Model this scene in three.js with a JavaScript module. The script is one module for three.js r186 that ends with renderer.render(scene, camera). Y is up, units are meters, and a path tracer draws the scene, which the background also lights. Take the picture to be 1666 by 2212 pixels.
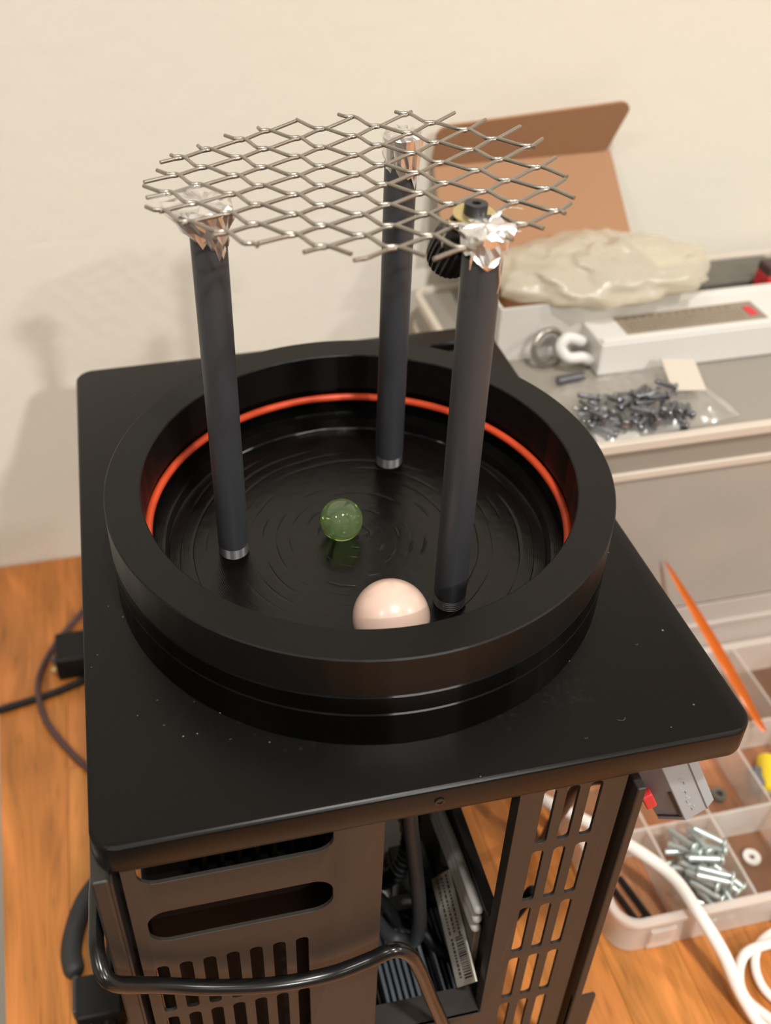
import * as THREE from 'three';
import { RoundedBoxGeometry } from 'three/addons/geometries/RoundedBoxGeometry.js';
import { mergeGeometries, toCreasedNormals } from 'three/addons/utils/BufferGeometryUtils.js';
import { ImprovedNoise } from 'three/addons/math/ImprovedNoise.js';

// ---------------------------------------------------------------- camera, light, exposure
const V = (x, y, z) => new THREE.Vector3(x, y, z);
const scene = new THREE.Scene();
scene.background = new THREE.Color(0x000000);
const camera = new THREE.PerspectiveCamera(2 * Math.atan(1106 / 2171.64) * 180 / Math.PI, 1666 / 2212, 0.02, 30);
{
  const right = V(0.97952708, -0.01139136, 0.20098989), down = V(-0.1310969, -0.79377535, 0.59391439), fwd = V(0.15277532, -0.60810438, -0.77901782);
  const m = new THREE.Matrix4().makeBasis(right, down.clone().negate(), fwd.clone().negate());
  camera.quaternion.setFromRotationMatrix(m);
  camera.position.set(-0.07034, 0.26295, 0.30161);
  camera.setViewOffset(1666, 2212, 148.7, 109.1, 1666, 2212);
  camera.focus = 0.335;
  camera.userData.fStop = 10;
}
const EXPOSURE = 1.12;
const WARM = new THREE.Color().setRGB(1, 0.972, 0.92);
// recessed ceiling downlights of the room: [x, z, candela, light radius in metres]
const DOWNLIGHTS = [[0.5, 1.95, 14.5, 0.042, 'behind the camera, straight in front of the mesh'], [0.08, 0.62, 5.5, 0.04, 'directly over the work table'], [1.75, 0.85, 7, 0.05, 'near the table\'s far right end'], [-1.1, 0.7, 3, 0.05, 'beyond the free left end of the table'], [-1.0, 2.2, 3.5, 0.05, 'in the rear left corner of the room'], [1.9, 2.4, 3.5, 0.05, 'in the rear right corner of the room']];
const CEIL = 1.45, FLOOR = -0.99, TABLE = -0.25, WALLZ = -0.281;

const renderer = new THREE.WebGLRenderer({ antialias: true });
renderer.toneMapping = THREE.LinearToneMapping;
renderer.toneMappingExposure = EXPOSURE;
renderer.shadowMap.enabled = true;

// ---------------------------------------------------------------- helpers
let seed = 7;
const rnd = () => { seed = (seed * 1664525 + 1013904223) >>> 0; return seed / 4294967296; };
const rr = (a, b) => a + (b - a) * rnd();
const noise = new ImprovedNoise();
const N3 = (x, y, z) => noise.noise(x, y, z);
const used = new Map();
function numbered(n) { const k = used.get(n) ?? 0; used.set(n, k + 1); return k ? `${n}_${String(k).padStart(3, '0')}` : n; }
function tag(o, label, category, group) { o.userData.label = label; o.userData.category = category; if (group) o.userData.group = group; return o; }
function thing(name, label, category, pos = [0, 0, 0], group) {
  const o = new THREE.Group(); o.name = numbered(name); o.position.set(...pos); scene.add(o); return tag(o, label, category, group);
}
function part(parent, name, geo, mat, label) {
  const m = new THREE.Mesh(geo, mat); m.name = name; parent.add(m); if (label) m.userData.label = label; return m;
}
function solo(name, geo, mat, label, category, group) {
  const m = new THREE.Mesh(geo, mat); m.name = numbered(name); scene.add(m); return tag(m, label, category, group);
}
function struct(name, geo, mat) { const m = new THREE.Mesh(geo, mat); m.name = name; m.userData.kind = 'structure'; scene.add(m); return m; }
const box = (x0, x1, y0, y1, z0, z1) => new THREE.BoxGeometry(x1 - x0, y1 - y0, z1 - z0).translate((x0 + x1) / 2, (y0 + y1) / 2, (z0 + z1) / 2);
const rbox = (x0, x1, y0, y1, z0, z1, r = 0.001, s = 2) => new RoundedBoxGeometry(x1 - x0, y1 - y0, z1 - z0, s, Math.min(r, (x1 - x0) / 2.01, (y1 - y0) / 2.01, (z1 - z0) / 2.01)).translate((x0 + x1) / 2, (y0 + y1) / 2, (z0 + z1) / 2);
const cyl = (r, h, seg = 20, r2 = r) => new THREE.CylinderGeometry(r2, r, h, seg);
const merge = (list) => mergeGeometries(list.map((g) => { const q = g.index ? g.toNonIndexed() : g.clone(); for (const k of Object.keys(q.attributes)) if (!['position', 'normal', 'uv'].includes(k)) q.deleteAttribute(k); return q; }));
function tube(pts, r, seg = 60, rad = 10, closed = false) {
  const c = new THREE.CatmullRomCurve3(pts.map((p) => p.isVector3 ? p : V(...p)), closed, 'centripetal');
  const g = new THREE.TubeGeometry(c, seg, r, rad, closed);
  if (closed) return g;
  const caps = [0, 1].map((t) => { const s = new THREE.SphereGeometry(r, rad, 6); const p = c.getPointAt(t); return s.translate(p.x, p.y, p.z); });
  return merge([g, ...caps]);
}
const lathe = (pts, seg = 96) => new THREE.LatheGeometry(pts.map((p) => new THREE.Vector2(p[0], p[1])), seg);
const creased = (g, a = 0.5) => toCreasedNormals(g.index ? g.toNonIndexed() : g, a);
function roundRect(s, x0, y0, x1, y1, r) {
  s.moveTo(x0 + r, y0); s.lineTo(x1 - r, y0); s.absarc(x1 - r, y0 + r, r, -Math.PI / 2, 0); s.lineTo(x1, y1 - r); s.absarc(x1 - r, y1 - r, r, 0, Math.PI / 2);
  s.lineTo(x0 + r, y1); s.absarc(x0 + r, y1 - r, r, Math.PI / 2, Math.PI); s.lineTo(x0, y0 + r); s.absarc(x0 + r, y0 + r, r, Math.PI, Math.PI * 1.5); return s;
}
const extrude = (shape, depth, bevel = 0, cs = 10) => new THREE.ExtrudeGeometry(shape, { depth, bevelEnabled: bevel > 0, bevelThickness: bevel, bevelSize: bevel, bevelOffset: -bevel, bevelSegments: 3, curveSegments: cs });
const lin = (r, g, b) => new THREE.Color().setRGB(r, g, b);
const std = (c, roughness = 0.5, o = {}) => new THREE.MeshPhysicalMaterial({ color: c, roughness, ...o });
function dataTex(w, h, fn, srgb = false) {
  const d = new Uint8Array(w * h * 4);
  for (let y = 0; y < h; y++) for (let x = 0; x < w; x++) { const c = fn(x / w, y / h, x, y), i = (y * w + x) * 4; d[i] = c[0]; d[i + 1] = c[1]; d[i + 2] = c[2]; d[i + 3] = 255; }
  const t = new THREE.DataTexture(d, w, h); t.wrapS = t.wrapT = THREE.RepeatWrapping; t.magFilter = THREE.LinearFilter; t.minFilter = THREE.LinearMipmapLinearFilter; t.generateMipmaps = true;
  if (srgb) t.colorSpace = THREE.SRGBColorSpace; t.needsUpdate = true; return t;
}
const grey = (v) => { const k = Math.max(0, Math.min(255, v * 255)); return [k, k, k]; };
function canvasTex(w, h, draw) { const c = document.createElement('canvas'); c.width = w; c.height = h; draw(c.getContext('2d'), w, h); const t = new THREE.CanvasTexture(c); t.colorSpace = THREE.SRGBColorSpace; t.anisotropy = 8; return t; }
function planarUV(g, ax, az, s = 1, ox = 0, oz = 0) { // uv in metres (times s) from two axes of the position
  const p = g.attributes.position, uv = new Float32Array(p.count * 2), get = { x: (i) => p.getX(i), y: (i) => p.getY(i), z: (i) => p.getZ(i) };
  for (let i = 0; i < p.count; i++) { uv[2 * i] = (get[ax](i) - ox) * s; uv[2 * i + 1] = (get[az](i) - oz) * s; }
  g.setAttribute('uv', new THREE.BufferAttribute(uv, 2)); return g;
}

// ---------------------------------------------------------------- materials
const wallBump = dataTex(256, 256, (u, v, x, y) => grey(0.5 + 0.25 * N3(x / 9, y / 9, 1.5) + 0.25 * N3(x / 23, y / 23, 7.5)));
wallBump.repeat.set(6, 6);
const M = {
  wall: std(lin(0.80, 0.755, 0.665), 0.75, { bumpMap: wallBump, bumpScale: 0.0003 }),
  plainWall: std(lin(0.70, 0.64, 0.55), 0.8),
  farWall: std(lin(0.16, 0.12, 0.09), 0.8),
  ceiling: std(lin(0.82, 0.79, 0.73), 0.85),
  floor: std(lin(0.07, 0.055, 0.045), 0.6),
  black: std(lin(0.01, 0.009, 0.0085), 0.5, { specularIntensity: 0.6 }),
  panel: std(lin(0.022, 0.0175, 0.0145), 0.48),
  ring: std(lin(0.0016, 0.0015, 0.0014), 0.28, { specularIntensity: 0.22 }),
  ringIn: std(lin(0.008, 0.0075, 0.0075), 0.28),
  orange: std(lin(0.62, 0.065, 0.018), 0.42),
  pipe: std(lin(0.068, 0.071, 0.08), 0.47, { metalness: 0.35 }),
  thread: std(lin(0.075, 0.075, 0.08), 0.35, { metalness: 0.7 }),
  steel: std(lin(0.40, 0.37, 0.325), 0.34, { metalness: 0.9 }),
  foil: std(lin(0.93, 0.92, 0.91), 0.36, { metalness: 1, side: THREE.DoubleSide, flatShading: true }),
  zinc: std(lin(0.62, 0.69, 0.68), 0.35, { metalness: 0.75 }),
  darkZinc: std(lin(0.24, 0.25, 0.28), 0.2, { metalness: 0.95 }),
  brass: std(lin(0.62, 0.52, 0.25), 0.3, { metalness: 0.8 }),
  rubber: std(lin(0.008, 0.008, 0.0085), 0.5, { specularIntensity: 0.5 }),
  gloss: std(lin(0.006, 0.006, 0.006), 0.25),
  sleeve: std(lin(0.025, 0.025, 0.027), 0.55),
  greyRubber: std(lin(0.02, 0.02, 0.021), 0.65),
  brownCord: std(lin(0.07, 0.033, 0.033), 0.5),
  white: std(lin(0.70, 0.68, 0.65), 0.45),
  whiteCord: std(lin(0.86, 0.80, 0.74), 0.5),
  offWhite: std(lin(0.74, 0.72, 0.68), 0.6),
  kraft: std(lin(0.385, 0.205, 0.108), 0.8),
  carton: std(lin(0.58, 0.555, 0.52), 0.7),
  fin: std(lin(0.24, 0.27, 0.31), 0.35, { metalness: 0.6 }),
  greyPlastic: std(lin(0.33, 0.365, 0.39), 0.55),
  greyPlasticDark: std(lin(0.12, 0.125, 0.14), 0.55),
  red: std(lin(0.6, 0.03, 0.035), 0.4),
  blue: std(lin(0.01, 0.05, 0.35), 0.4),
  yellow: std(lin(0.85, 0.62, 0.03), 0.4),
  darkGrey: std(lin(0.13, 0.125, 0.105), 0.6),
  greyWire: std(lin(0.45, 0.43, 0.4), 0.5),
  pcbDark: std(lin(0.004, 0.004, 0.0045), 0.6, { specularIntensity: 0.35 }),
  pcb: std(lin(0.007, 0.0075, 0.008), 0.5),
  storage: std(lin(0.29, 0.265, 0.225), 0.5),
  storageLip: std(lin(0.62, 0.55, 0.47), 0.45),
  clearFloor: std(lin(0.98, 0.95, 0.92), 0.2, { transmission: 0.95, thickness: 0, ior: 1.45, side: THREE.DoubleSide }),
  clear: std(lin(0.96, 0.92, 0.88), 0.28, { transmission: 0.68, thickness: 0, ior: 1.45, side: THREE.DoubleSide }),
  film: std(lin(0.95, 0.94, 0.92), 0.16, { transmission: 0.9, thickness: 0, ior: 1.5, side: THREE.DoubleSide }),
  wrap: std(lin(0.84, 0.79, 0.67), 0.3, { transmission: 0.58, thickness: 0, side: THREE.DoubleSide }),
  tape: std(lin(0.95, 0.30, 0.04), 0.25, { transmission: 0.55, thickness: 0, side: THREE.DoubleSide }),
  marble: std(lin(0.82, 0.97, 0.66), 0.01, { transmission: 0.94, thickness: 0.016, ior: 1.5, attenuationColor: lin(0.72, 0.9, 0.5), attenuationDistance: 0.012 }),
  ball: std(lin(0.72, 0.515, 0.425), 0.3, { clearcoat: 1, clearcoatRoughness: 0.04 }),
};

// ---------------------------------------------------------------- room
const RX0 = -1.9, RX1 = 2.5, RZ1 = 3.2, T = 0.1;
struct('floor', box(RX0 - T, RX1 + T, FLOOR - T, FLOOR, WALLZ - T, RZ1 + T), M.floor);
struct('ceiling', box(RX0 - T, RX1 + T, CEIL, CEIL + T, WALLZ - T, RZ1 + T), M.ceiling);
{
  const g = box(RX0 - T, RX1 + T, FLOOR, CEIL, WALLZ - T, WALLZ); planarUV(g, 'x', 'y', 1); struct('wall_back', g, M.wall);
}
struct('wall_front', box(RX0 - T, RX1 + T, FLOOR, CEIL, RZ1, RZ1 + T), M.farWall);
struct('wall_left', box(RX0 - T, RX0, FLOOR, CEIL, WALLZ, RZ1), M.plainWall);
struct('wall_right', box(RX1, RX1 + T, FLOOR, CEIL, WALLZ, RZ1), M.plainWall);

for (const [x, z, cd, rad, where] of DOWNLIGHTS) {
  const t = thing('ceiling_downlight', `small round recessed ceiling downlight ${where}`, 'light', [x, CEIL, z], 'recessed ceiling downlights');
  part(t, 'trim_ring', lathe([[0.048, 0], [0.062, 0], [0.062, -0.004], [0.054, -0.006], [0.048, -0.003], [0.048, 0]], 32), M.white);
  part(t, 'lens', cyl(0.047, 0.002, 32).translate(0, -0.002, 0), std(lin(0.9, 0.88, 0.8), 0.5, { emissive: WARM, emissiveIntensity: 9 }));
  const s = new THREE.SpotLight(WARM, cd, 0, Math.PI * 0.47, 0.6, 2);
  s.name = 'downlight_beam'; s.position.set(0, -0.012, 0); s.target.position.set(0, -1, 0); s.shadow.radius = rad / 0.02; t.add(s); t.add(s.target); s.target.name = 'beam_target';
}

// ---------------------------------------------------------------- work table of wooden staves
const WOOD = [];
for (let k = 0; k < 6; k++) {
  const t = dataTex(128, 1024, (u, v, x, y) => {
    const w = N3(x / 60 + k * 9, y / 210, k) * 5, a = N3(x / 7 + w, y / 260, k * 3.3), b = N3(x / 2.4, y / 90, k * 5.1 + 2), c = N3(x / 30 + 4, y / 120, k + 20), d = Math.max(0, N3(x / 5 + 8, y / 45, k * 2 + 40) - 0.35);
    const s = 1 + 0.13 * a + 0.07 * b + 0.16 * c - 0.5 * d, base = [[184, 115, 49], [179, 110, 46], [189, 122, 55], [175, 107, 46], [186, 118, 52], [181, 112, 48]][k];
    return base.map((q, i) => Math.max(0, Math.min(255, q * (i === 2 ? s * s : s))));
  }, true);
  WOOD.push(std(lin(1, 1, 1), 0.42, { map: t, clearcoat: 0.25, clearcoatRoughness: 0.3 }));
}
{
  const t = thing('work_table', 'orange-brown wooden work table made of glued staves standing against the wall', 'table', [0, TABLE, 0]);
  const X0 = -0.187, X1 = 0.96, Z0 = WALLZ + 0.001, Z1 = 0.62, W = 0.0382;
  const variants = [0.13, 0.19, 0.25, 0.31].map((len) => {
    const g = rbox(0, W - 0.00012, -0.032, 0, 0, len - 0.00012, 0.0003, 1); return { len, g: [0, 1, 2].map((j) => { const q = planarUV(g.clone(), 'x', 'z', 1); const uv = q.attributes.uv; for (let i = 0; i < uv.count; i++) uv.setXY(i, uv.getX(i) / 0.06 + j * 0.37, uv.getY(i) / 0.5 + j * 0.29); return q; }) };
  });
  let col = 0;
  for (let x = X0; x < X1; x += W, col++) {
    let z = Z0;
    while (z < Z1 - 0.004) {
      let v = variants[Math.floor(rnd() * 4)], len = v.len, g = v.g[Math.floor(rnd() * 3)];
      if (col === 0) { // the free end of the top is cut slightly out of square
        g = g.clone(); const p = g.attributes.position; for (let i = 0; i < p.count; i++) if (p.getX(i) < W / 2) p.setX(i, p.getX(i) - 0.0135 + 0.063 * (z - Z0 + p.getZ(i)));
      }
      const m = part(t, 'stave', g, WOOD[Math.floor(rnd() * 6)]);
      m.position.set(x, 0, z);
      if (z + len > Z1 - 0.05) { m.scale.z = (Z1 - z) / len; len = Z1 - z; }
      z += len;
    }
  }
  const xe = X0 + col * W, H = TABLE - FLOOR - 0.032;
  part(t, 'apron', merge([box(X0 + 0.05, xe - 0.05, -0.11, -0.032, Z1 - 0.07, Z1 - 0.05), box(X0 + 0.05, xe - 0.05, -0.11, -0.032, Z0 + 0.04, Z0 + 0.06)]), WOOD[1]);
  for (const lx of [X0 + 0.05, xe - 0.11]) for (const lz of [Z0 + 0.03, Z1 - 0.1]) part(t, 'leg', rbox(lx, lx + 0.06, -H - 0.032, -0.032, lz, lz + 0.06, 0.004), WOOD[3]);
}

// ---------------------------------------------------------------- black open-frame case with the plate on top
const CX = -0.0005, CZ = 0.0224, PZ = 0.1317; // bowl centre; half depth of the plate
{
  const t = thing('equipment_case', 'tall black open metal frame case with a thick square-cornered top plate and slotted front', 'case', [0, TABLE, 0]);
  const up = -TABLE;
  // top plate: a rounded slab with a small oblong cut-out near its far corner
  const s = roundRect(new THREE.Shape(), -0.105, -PZ, 0.105, PZ, 0.0085);
  s.holes.push(roundRect(new THREE.Path(), 0.071, 0.1108, 0.087, 0.1178, 0.002));
  let g = extrude(s, 0.0125 - 0.0024, 0.0012, 14).rotateX(-Math.PI / 2).translate(0, -0.0125 + 0.0012, 0);
  g = creased(g, 0.6); planarUV(g, 'x', 'z', 1 / 0.3, -0.15, -0.15);
  const specks = []; for (let k = 0; k < 170; k++) specks.push([rnd(), rnd(), rr(0.4, 1.3), rr(0.25, 1)]);
  const dust = canvasTex(1500, 1500, (c, w, h) => {
    c.fillStyle = 'rgb(27,25,24)'; c.fillRect(0, 0, w, h);
    for (let k = 0; k < 900; k++) { const a = rnd() * 6.28, d = 0.3035 * w + Math.pow(rnd(), 2) * 70, x = w * (0.5 + CX / 0.3) + d * Math.cos(a), y = h * (0.5 + CZ / 0.3) + d * Math.sin(a); c.fillStyle = `rgba(${90},${92},${94},${0.05 + 0.13 * rnd()})`; c.beginPath(); c.arc(x, y, 1 + 4 * rnd() * rnd(), 0, 7); c.fill(); }
    for (let k = 0; k < 60; k++) { const x = w * (0.5 + (0.052 + 0.014 * (rnd() - 0.5)) / 0.3), y = h * (0.5 + (0.105 + 0.01 * (rnd() - 0.5)) / 0.3); c.fillStyle = `rgba(95,97,99,${0.05 + 0.12 * rnd()})`; c.beginPath(); c.arc(x, y, 1 + 2.5 * rnd(), 0, 7); c.fill(); }
    for (const [x, y, r, a] of specks) { c.fillStyle = `rgba(235,230,220,${0.3 + 0.7 * a * a})`; c.beginPath(); c.arc(x * w, y * h, 0.5 + r * 1.1, 0, 7); c.fill(); }
    c.strokeStyle = 'rgba(190,185,178,0.5)'; c.lineWidth = 1.6;
    for (const [x, y, q] of [[0.064, 0.118, 1], [0.083, 0.09, 0.4], [0.05, 0.123, 0.4], [-0.06, 0.1, 0.3]]) { c.beginPath(); c.arc(w * (0.5 + x / 0.3), h * (0.5 + y / 0.3), 8 * q, 0.4, 2.6); c.stroke(); }
  });
  dust.flipY = false;
  const mPlate = std(lin(0.36, 0.35, 0.35), 0.34, { map: dust, specularIntensity: 0.45 });
  part(t, 'top_plate', g.translate(0, up, 0), mPlate);
  // front panel with its slots
  const f = new THREE.Shape(); f.moveTo(-0.098, -0.246); f.lineTo(0.0633, -0.246); f.lineTo(0.0633, -0.0126); f.lineTo(-0.098, -0.0126); f.lineTo(-0.098, -0.246);
  const slot = (x0, y0, x1, y1, r) => f.holes.push(roundRect(new THREE.Path(), x0, y0, x1, y1, r));
  slot(-0.0172, -0.1607, 0.0268, -0.0128, 0.0004);
  { const p = new THREE.Path(); p.moveTo(-0.0935, -0.0129); p.lineTo(-0.0935, -0.0165); p.absarc(-0.0875, -0.0165, 0.006, Math.PI, Math.PI * 1.5); p.lineTo(-0.0393, -0.0225); p.absarc(-0.0393, -0.0165, 0.006, -Math.PI / 2, 0); p.lineTo(-0.0333, -0.0129); f.holes.push(p); }
  slot(-0.0933, -0.0568, -0.0335, -0.039, 0.0068);
  for (let k = 0; k < 7; k++) for (let r = 0; r < 4; r++) { const x = -0.0443 - 0.0079 * k, y = -0.0722 - 0.0363 * r; slot(x - 0.00215, y - 0.0322, x + 0.00215, y, 0.0019); }
  for (let k = 0; k < 3; k++) for (let r = 0; r < 6; r++) { const x = 0.0371 + 0.00785 * k, y1 = r ? -0.0474 - 0.0365 * (r - 1) : -0.0129, y0 = -0.0793 - 0.0365 * (r - 1); slot(x - 0.0021, y0, x + 0.0021, y1, 0.0018); }
  { const h = new THREE.Path(); h.absarc(-0.0373, -0.0743, 0.0011, 0, 7); f.holes.push(h); }
  part(t, 'front_panel', creased(extrude(f, 0.001, 0.0002, 8), 0.5).translate(0, up, PZ - 0.0018), M.panel);
  part(t, 'panel_return', merge([box(-0.0172, -0.0166, -0.1607, -0.0128, PZ - 0.012, PZ - 0.002), box(0.0268, 0.0274, -0.1607, -0.0128, PZ - 0.006, PZ - 0.002), box(-0.0172, 0.0268, -0.1615, -0.1607, PZ - 0.012, PZ - 0.001)]).translate(0, up, 0), M.panel);
  // folded side rails that stand a little proud of the panel
  const rail = (x0, x1) => rbox(x0, x1, -0.247, -0.0135, PZ - 0.028, PZ + 0.0012, 0.0011, 3);
  part(t, 'side_rail', merge([rail(-0.1066, -0.1012), box(-0.1012, -0.1004, -0.247, -0.016, PZ - 0.02, PZ + 0.0005)]).translate(0, up, 0), M.panel);
  const tab = new THREE.Shape(); tab.moveTo(0.067, -0.247); tab.lineTo(0.0775, -0.247); tab.lineTo(0.0775, -0.1668); tab.lineTo(0.0768, -0.1658); tab.lineTo(0.0708, -0.1658); tab.lineTo(0.067, -0.1645); tab.lineTo(0.067, -0.247);
  { const h = new THREE.Path(); h.absellipse(0.0723, -0.1803, 0.0014, 0.0017, 0, 7); tab.holes.push(h); }
  part(t, 'side_rail', merge([rbox(0.067, 0.0703, -0.247, -0.0195, PZ - 0.016, PZ + 0.0012, 0.0008, 2), extrude(tab, 0.001).translate(0, 0, PZ - 0.001)]).translate(0, up, 0), M.panel);
  for (const x of [-0.1, 0.089]) part(t, 'rear_post', rbox(x, x + 0.012, -0.2495, -0.0125, -PZ + 0.002, -PZ + 0.014, 0.001).translate(0, up, 0), M.panel);
  part(t, 'base_tray', rbox(-0.1, 0.026, 0.0004, 0.0026, -0.04, PZ - 0.003, 0.0008), M.panel);
  part(t, 'top_rail', merge([box(-0.1, -0.092, -0.0155, -0.0125, -PZ + 0.01, PZ - 0.01), box(0.06, 0.066, -0.0155, -0.0125, PZ - 0.04, PZ - 0.003)]).translate(0, up, 0), M.panel);
  part(t, 'screw_hole', merge([lathe([[0.0009, 0], [0.0016, 0], [0.0016, 0.0004], [0.0009, 0.0003]], 16).rotateX(Math.PI / 2), cyl(0.00095, 0.0002, 16).rotateX(Math.PI / 2)]).translate(-0.0003, up - 0.0064, PZ + 0.00005), std(lin(0.003, 0.003, 0.003), 0.4));
}

// ---------------------------------------------------------------- black turned bowl on the plate
const swirl = dataTex(1024, 1024, (u, v) => {
  const x = (u - 0.5) * 0.16, z = (v - 0.5) * 0.16, r = Math.hypot(x, z) * 1000, a = Math.atan2(z, x);
  const warp = 1.2 * N3(x * 40, z * 40, 3) + 0.7 * Math.sin(a * 2 + 0.6);
  const q = (r + warp) / 5.2, fr = q - Math.floor(q), amp = Math.max(0, 0.02 + 1.6 * N3(Math.cos(a) * 1.7 + Math.floor(q) * 0.6, Math.sin(a) * 1.7, Math.floor(q) * 0.45));
  let h = 0.42 + 0.42 * amp * Math.exp(-fr * fr * 40) - 0.1 * amp * fr;
  h += 0.01 * Math.sin((r + warp * 0.4) * 9) + 0.05 * N3(x * 260, z * 260, 8);
  return grey(h);
});
{
  const t = thing('turned_bowl', 'wide round black plastic bowl of stacked turned rings standing on the black plate', 'bowl', [CX, 0, CZ]);
  const R = 0.0911, c = 0.00045;
  const P = (y0, y1, ri) => [[ri, y0], [R - c, y0], [R, y0 + c], [R, y1 - c], [R - c, y1], [ri + c, y1], [ri, y1 - c], [ri, y0]];
  const lat = (pts) => creased(lathe(pts, 180), 0.35);
  part(t, 'base_ring', lat([[0.0775, 0.0002], [R - c, 0.0002], [R, 0.0006], [R, 0.0146 - c], [R - c, 0.0146], [0.0788, 0.0146], [0.0783, 0.0146], [0.0775, 0.011], [0.0775, 0.0002]]), M.ring);
  part(t, 'middle_ring', lat([[0.0792, 0.0147], [R - c, 0.0147], [R, 0.0147 + c], [R, 0.0227 - c], [R - c, 0.0227], [0.0785, 0.0227], [0.0785, 0.0212], [0.0794, 0.0205], [0.0794, 0.0168], [0.0792, 0.0147]]), M.ring);
  const top = lat(P(0.0228, 0.0393, 0.0782)); planarUV(top, 'x', 'z', 8);
  const brush = dataTex(512, 512, (u, v, x, y) => grey(0.5 + 0.2 * N3((x + y) / 5, (x - y) / 90, 2) + 0.15 * N3((x + y) / 2, (x - y) / 40, 5)));
  part(t, 'top_ring', top, std(lin(0.0042, 0.0037, 0.0034), 0.43, { bumpMap: brush, bumpScale: 0.00007, specularIntensity: 0.5 }));
  const fl = lat([[0, 0.0062], [0.0708, 0.0062], [0.0714, 0.0068], [0.0722, 0.0108], [0.0775, 0.0112], [0.0775, 0.0003], [0, 0.0003]]);
  planarUV(fl, 'x', 'z', 1 / 0.16, -0.08, -0.08);
  part(t, 'bowl_floor', fl, std(lin(0.003, 0.0026, 0.0026), 0.26, { bumpMap: swirl, bumpScale: 0.001, specularIntensity: 0.65 }));
  solo('sealing_ring', new THREE.TorusGeometry(0.0776, 0.0016, 12, 160).rotateX(Math.PI / 2).translate(CX, 0.0186, CZ), M.orange, 'thin orange-red rubber sealing ring seated in a groove inside the black bowl', 'ring');
}

// ---------------------------------------------------------------- marble and ball in the bowl
{
  const t = thing('glass_marble', 'small clear green glass marble with tiny bubbles near the middle of the black bowl', 'marble', [-0.006, 0.0062 + 0.00812, 0.0206]);
  part(t, 'glass_body', new THREE.SphereGeometry(0.0081, 64, 48), M.marble);
  const b = []; for (let k = 0; k < 16; k++) { const d = V(rr(-1, 1), rr(-1, 1), rr(-1, 1)).normalize().multiplyScalar(0.0066 * Math.cbrt(rnd())); b.push(new THREE.SphereGeometry(rr(0.00012, 0.0003), 10, 8).translate(d.x, d.y, d.z)); }
  const bub = part(t, 'bubbles', merge(b), std(lin(1, 1, 1), 0.02, { transmission: 1, thickness: 0.001, ior: 0.67 })); bub.userData.kind = 'stuff';
}
{
  const m = M.ball;
  const b = solo('pink_ball', new THREE.SphereGeometry(0.0129, 80, 60), m, 'glossy pale pink ball, bigger than the marble, half hidden behind the near bowl rim', 'ball');
  b.position.set(-0.002, 0.0062 + 0.01292, 0.0777);
}

// ---------------------------------------------------------------- three pillars
const MY = 0.146;
const mesh_y = (x, z) => { const q = z - 0.018; return MY + 0.5 * x * x + 0.6 * q * q - 0.8 * x * q; };
const PIL = [[-0.0473, 0.0200, 0.1415, 'dark grey metal pillar nearest the left of the bowl, crossed by mesh shadows, with a threaded foot'], [0.0236, 0.0628, 0.1400, 'dark grey metal pillar beside the pink ball, below the black knob, with a threaded foot'], [0.0237, -0.0208, 0.1425, 'dark grey metal pillar at the far side of the bowl in front of the orange ring, with a threaded foot']];
for (const [x, z, h, label] of PIL) {
  const t = thing('mesh_pillar', label, 'pillar', [x, 0.0063, z]);
  const H = h - 0.0063, r = 0.00565;
  part(t, 'pipe', creased(lathe([[r - 0.0012, 0.0045], [r - 0.0002, 0.0045], [r, 0.0049], [r, H - 0.0004], [r - 0.0004, H], [r - 0.0016, H], [r - 0.0016, H - 0.01]], 48), 0.5), M.pipe);
  const th = [[r - 0.001, 0]]; for (let k = 0; k < 5; k++) th.push([r - 0.0006, 0.0001 + k * 0.0009], [r - 0.00005, 0.00045 + k * 0.0009]); th.push([r - 0.0006, 0.0046], [r - 0.001, 0.0046]);
  part(t, 'threaded_foot', creased(lathe(th, 48), 0.3), M.thread, 'bright worn thread at the foot');
}

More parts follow.
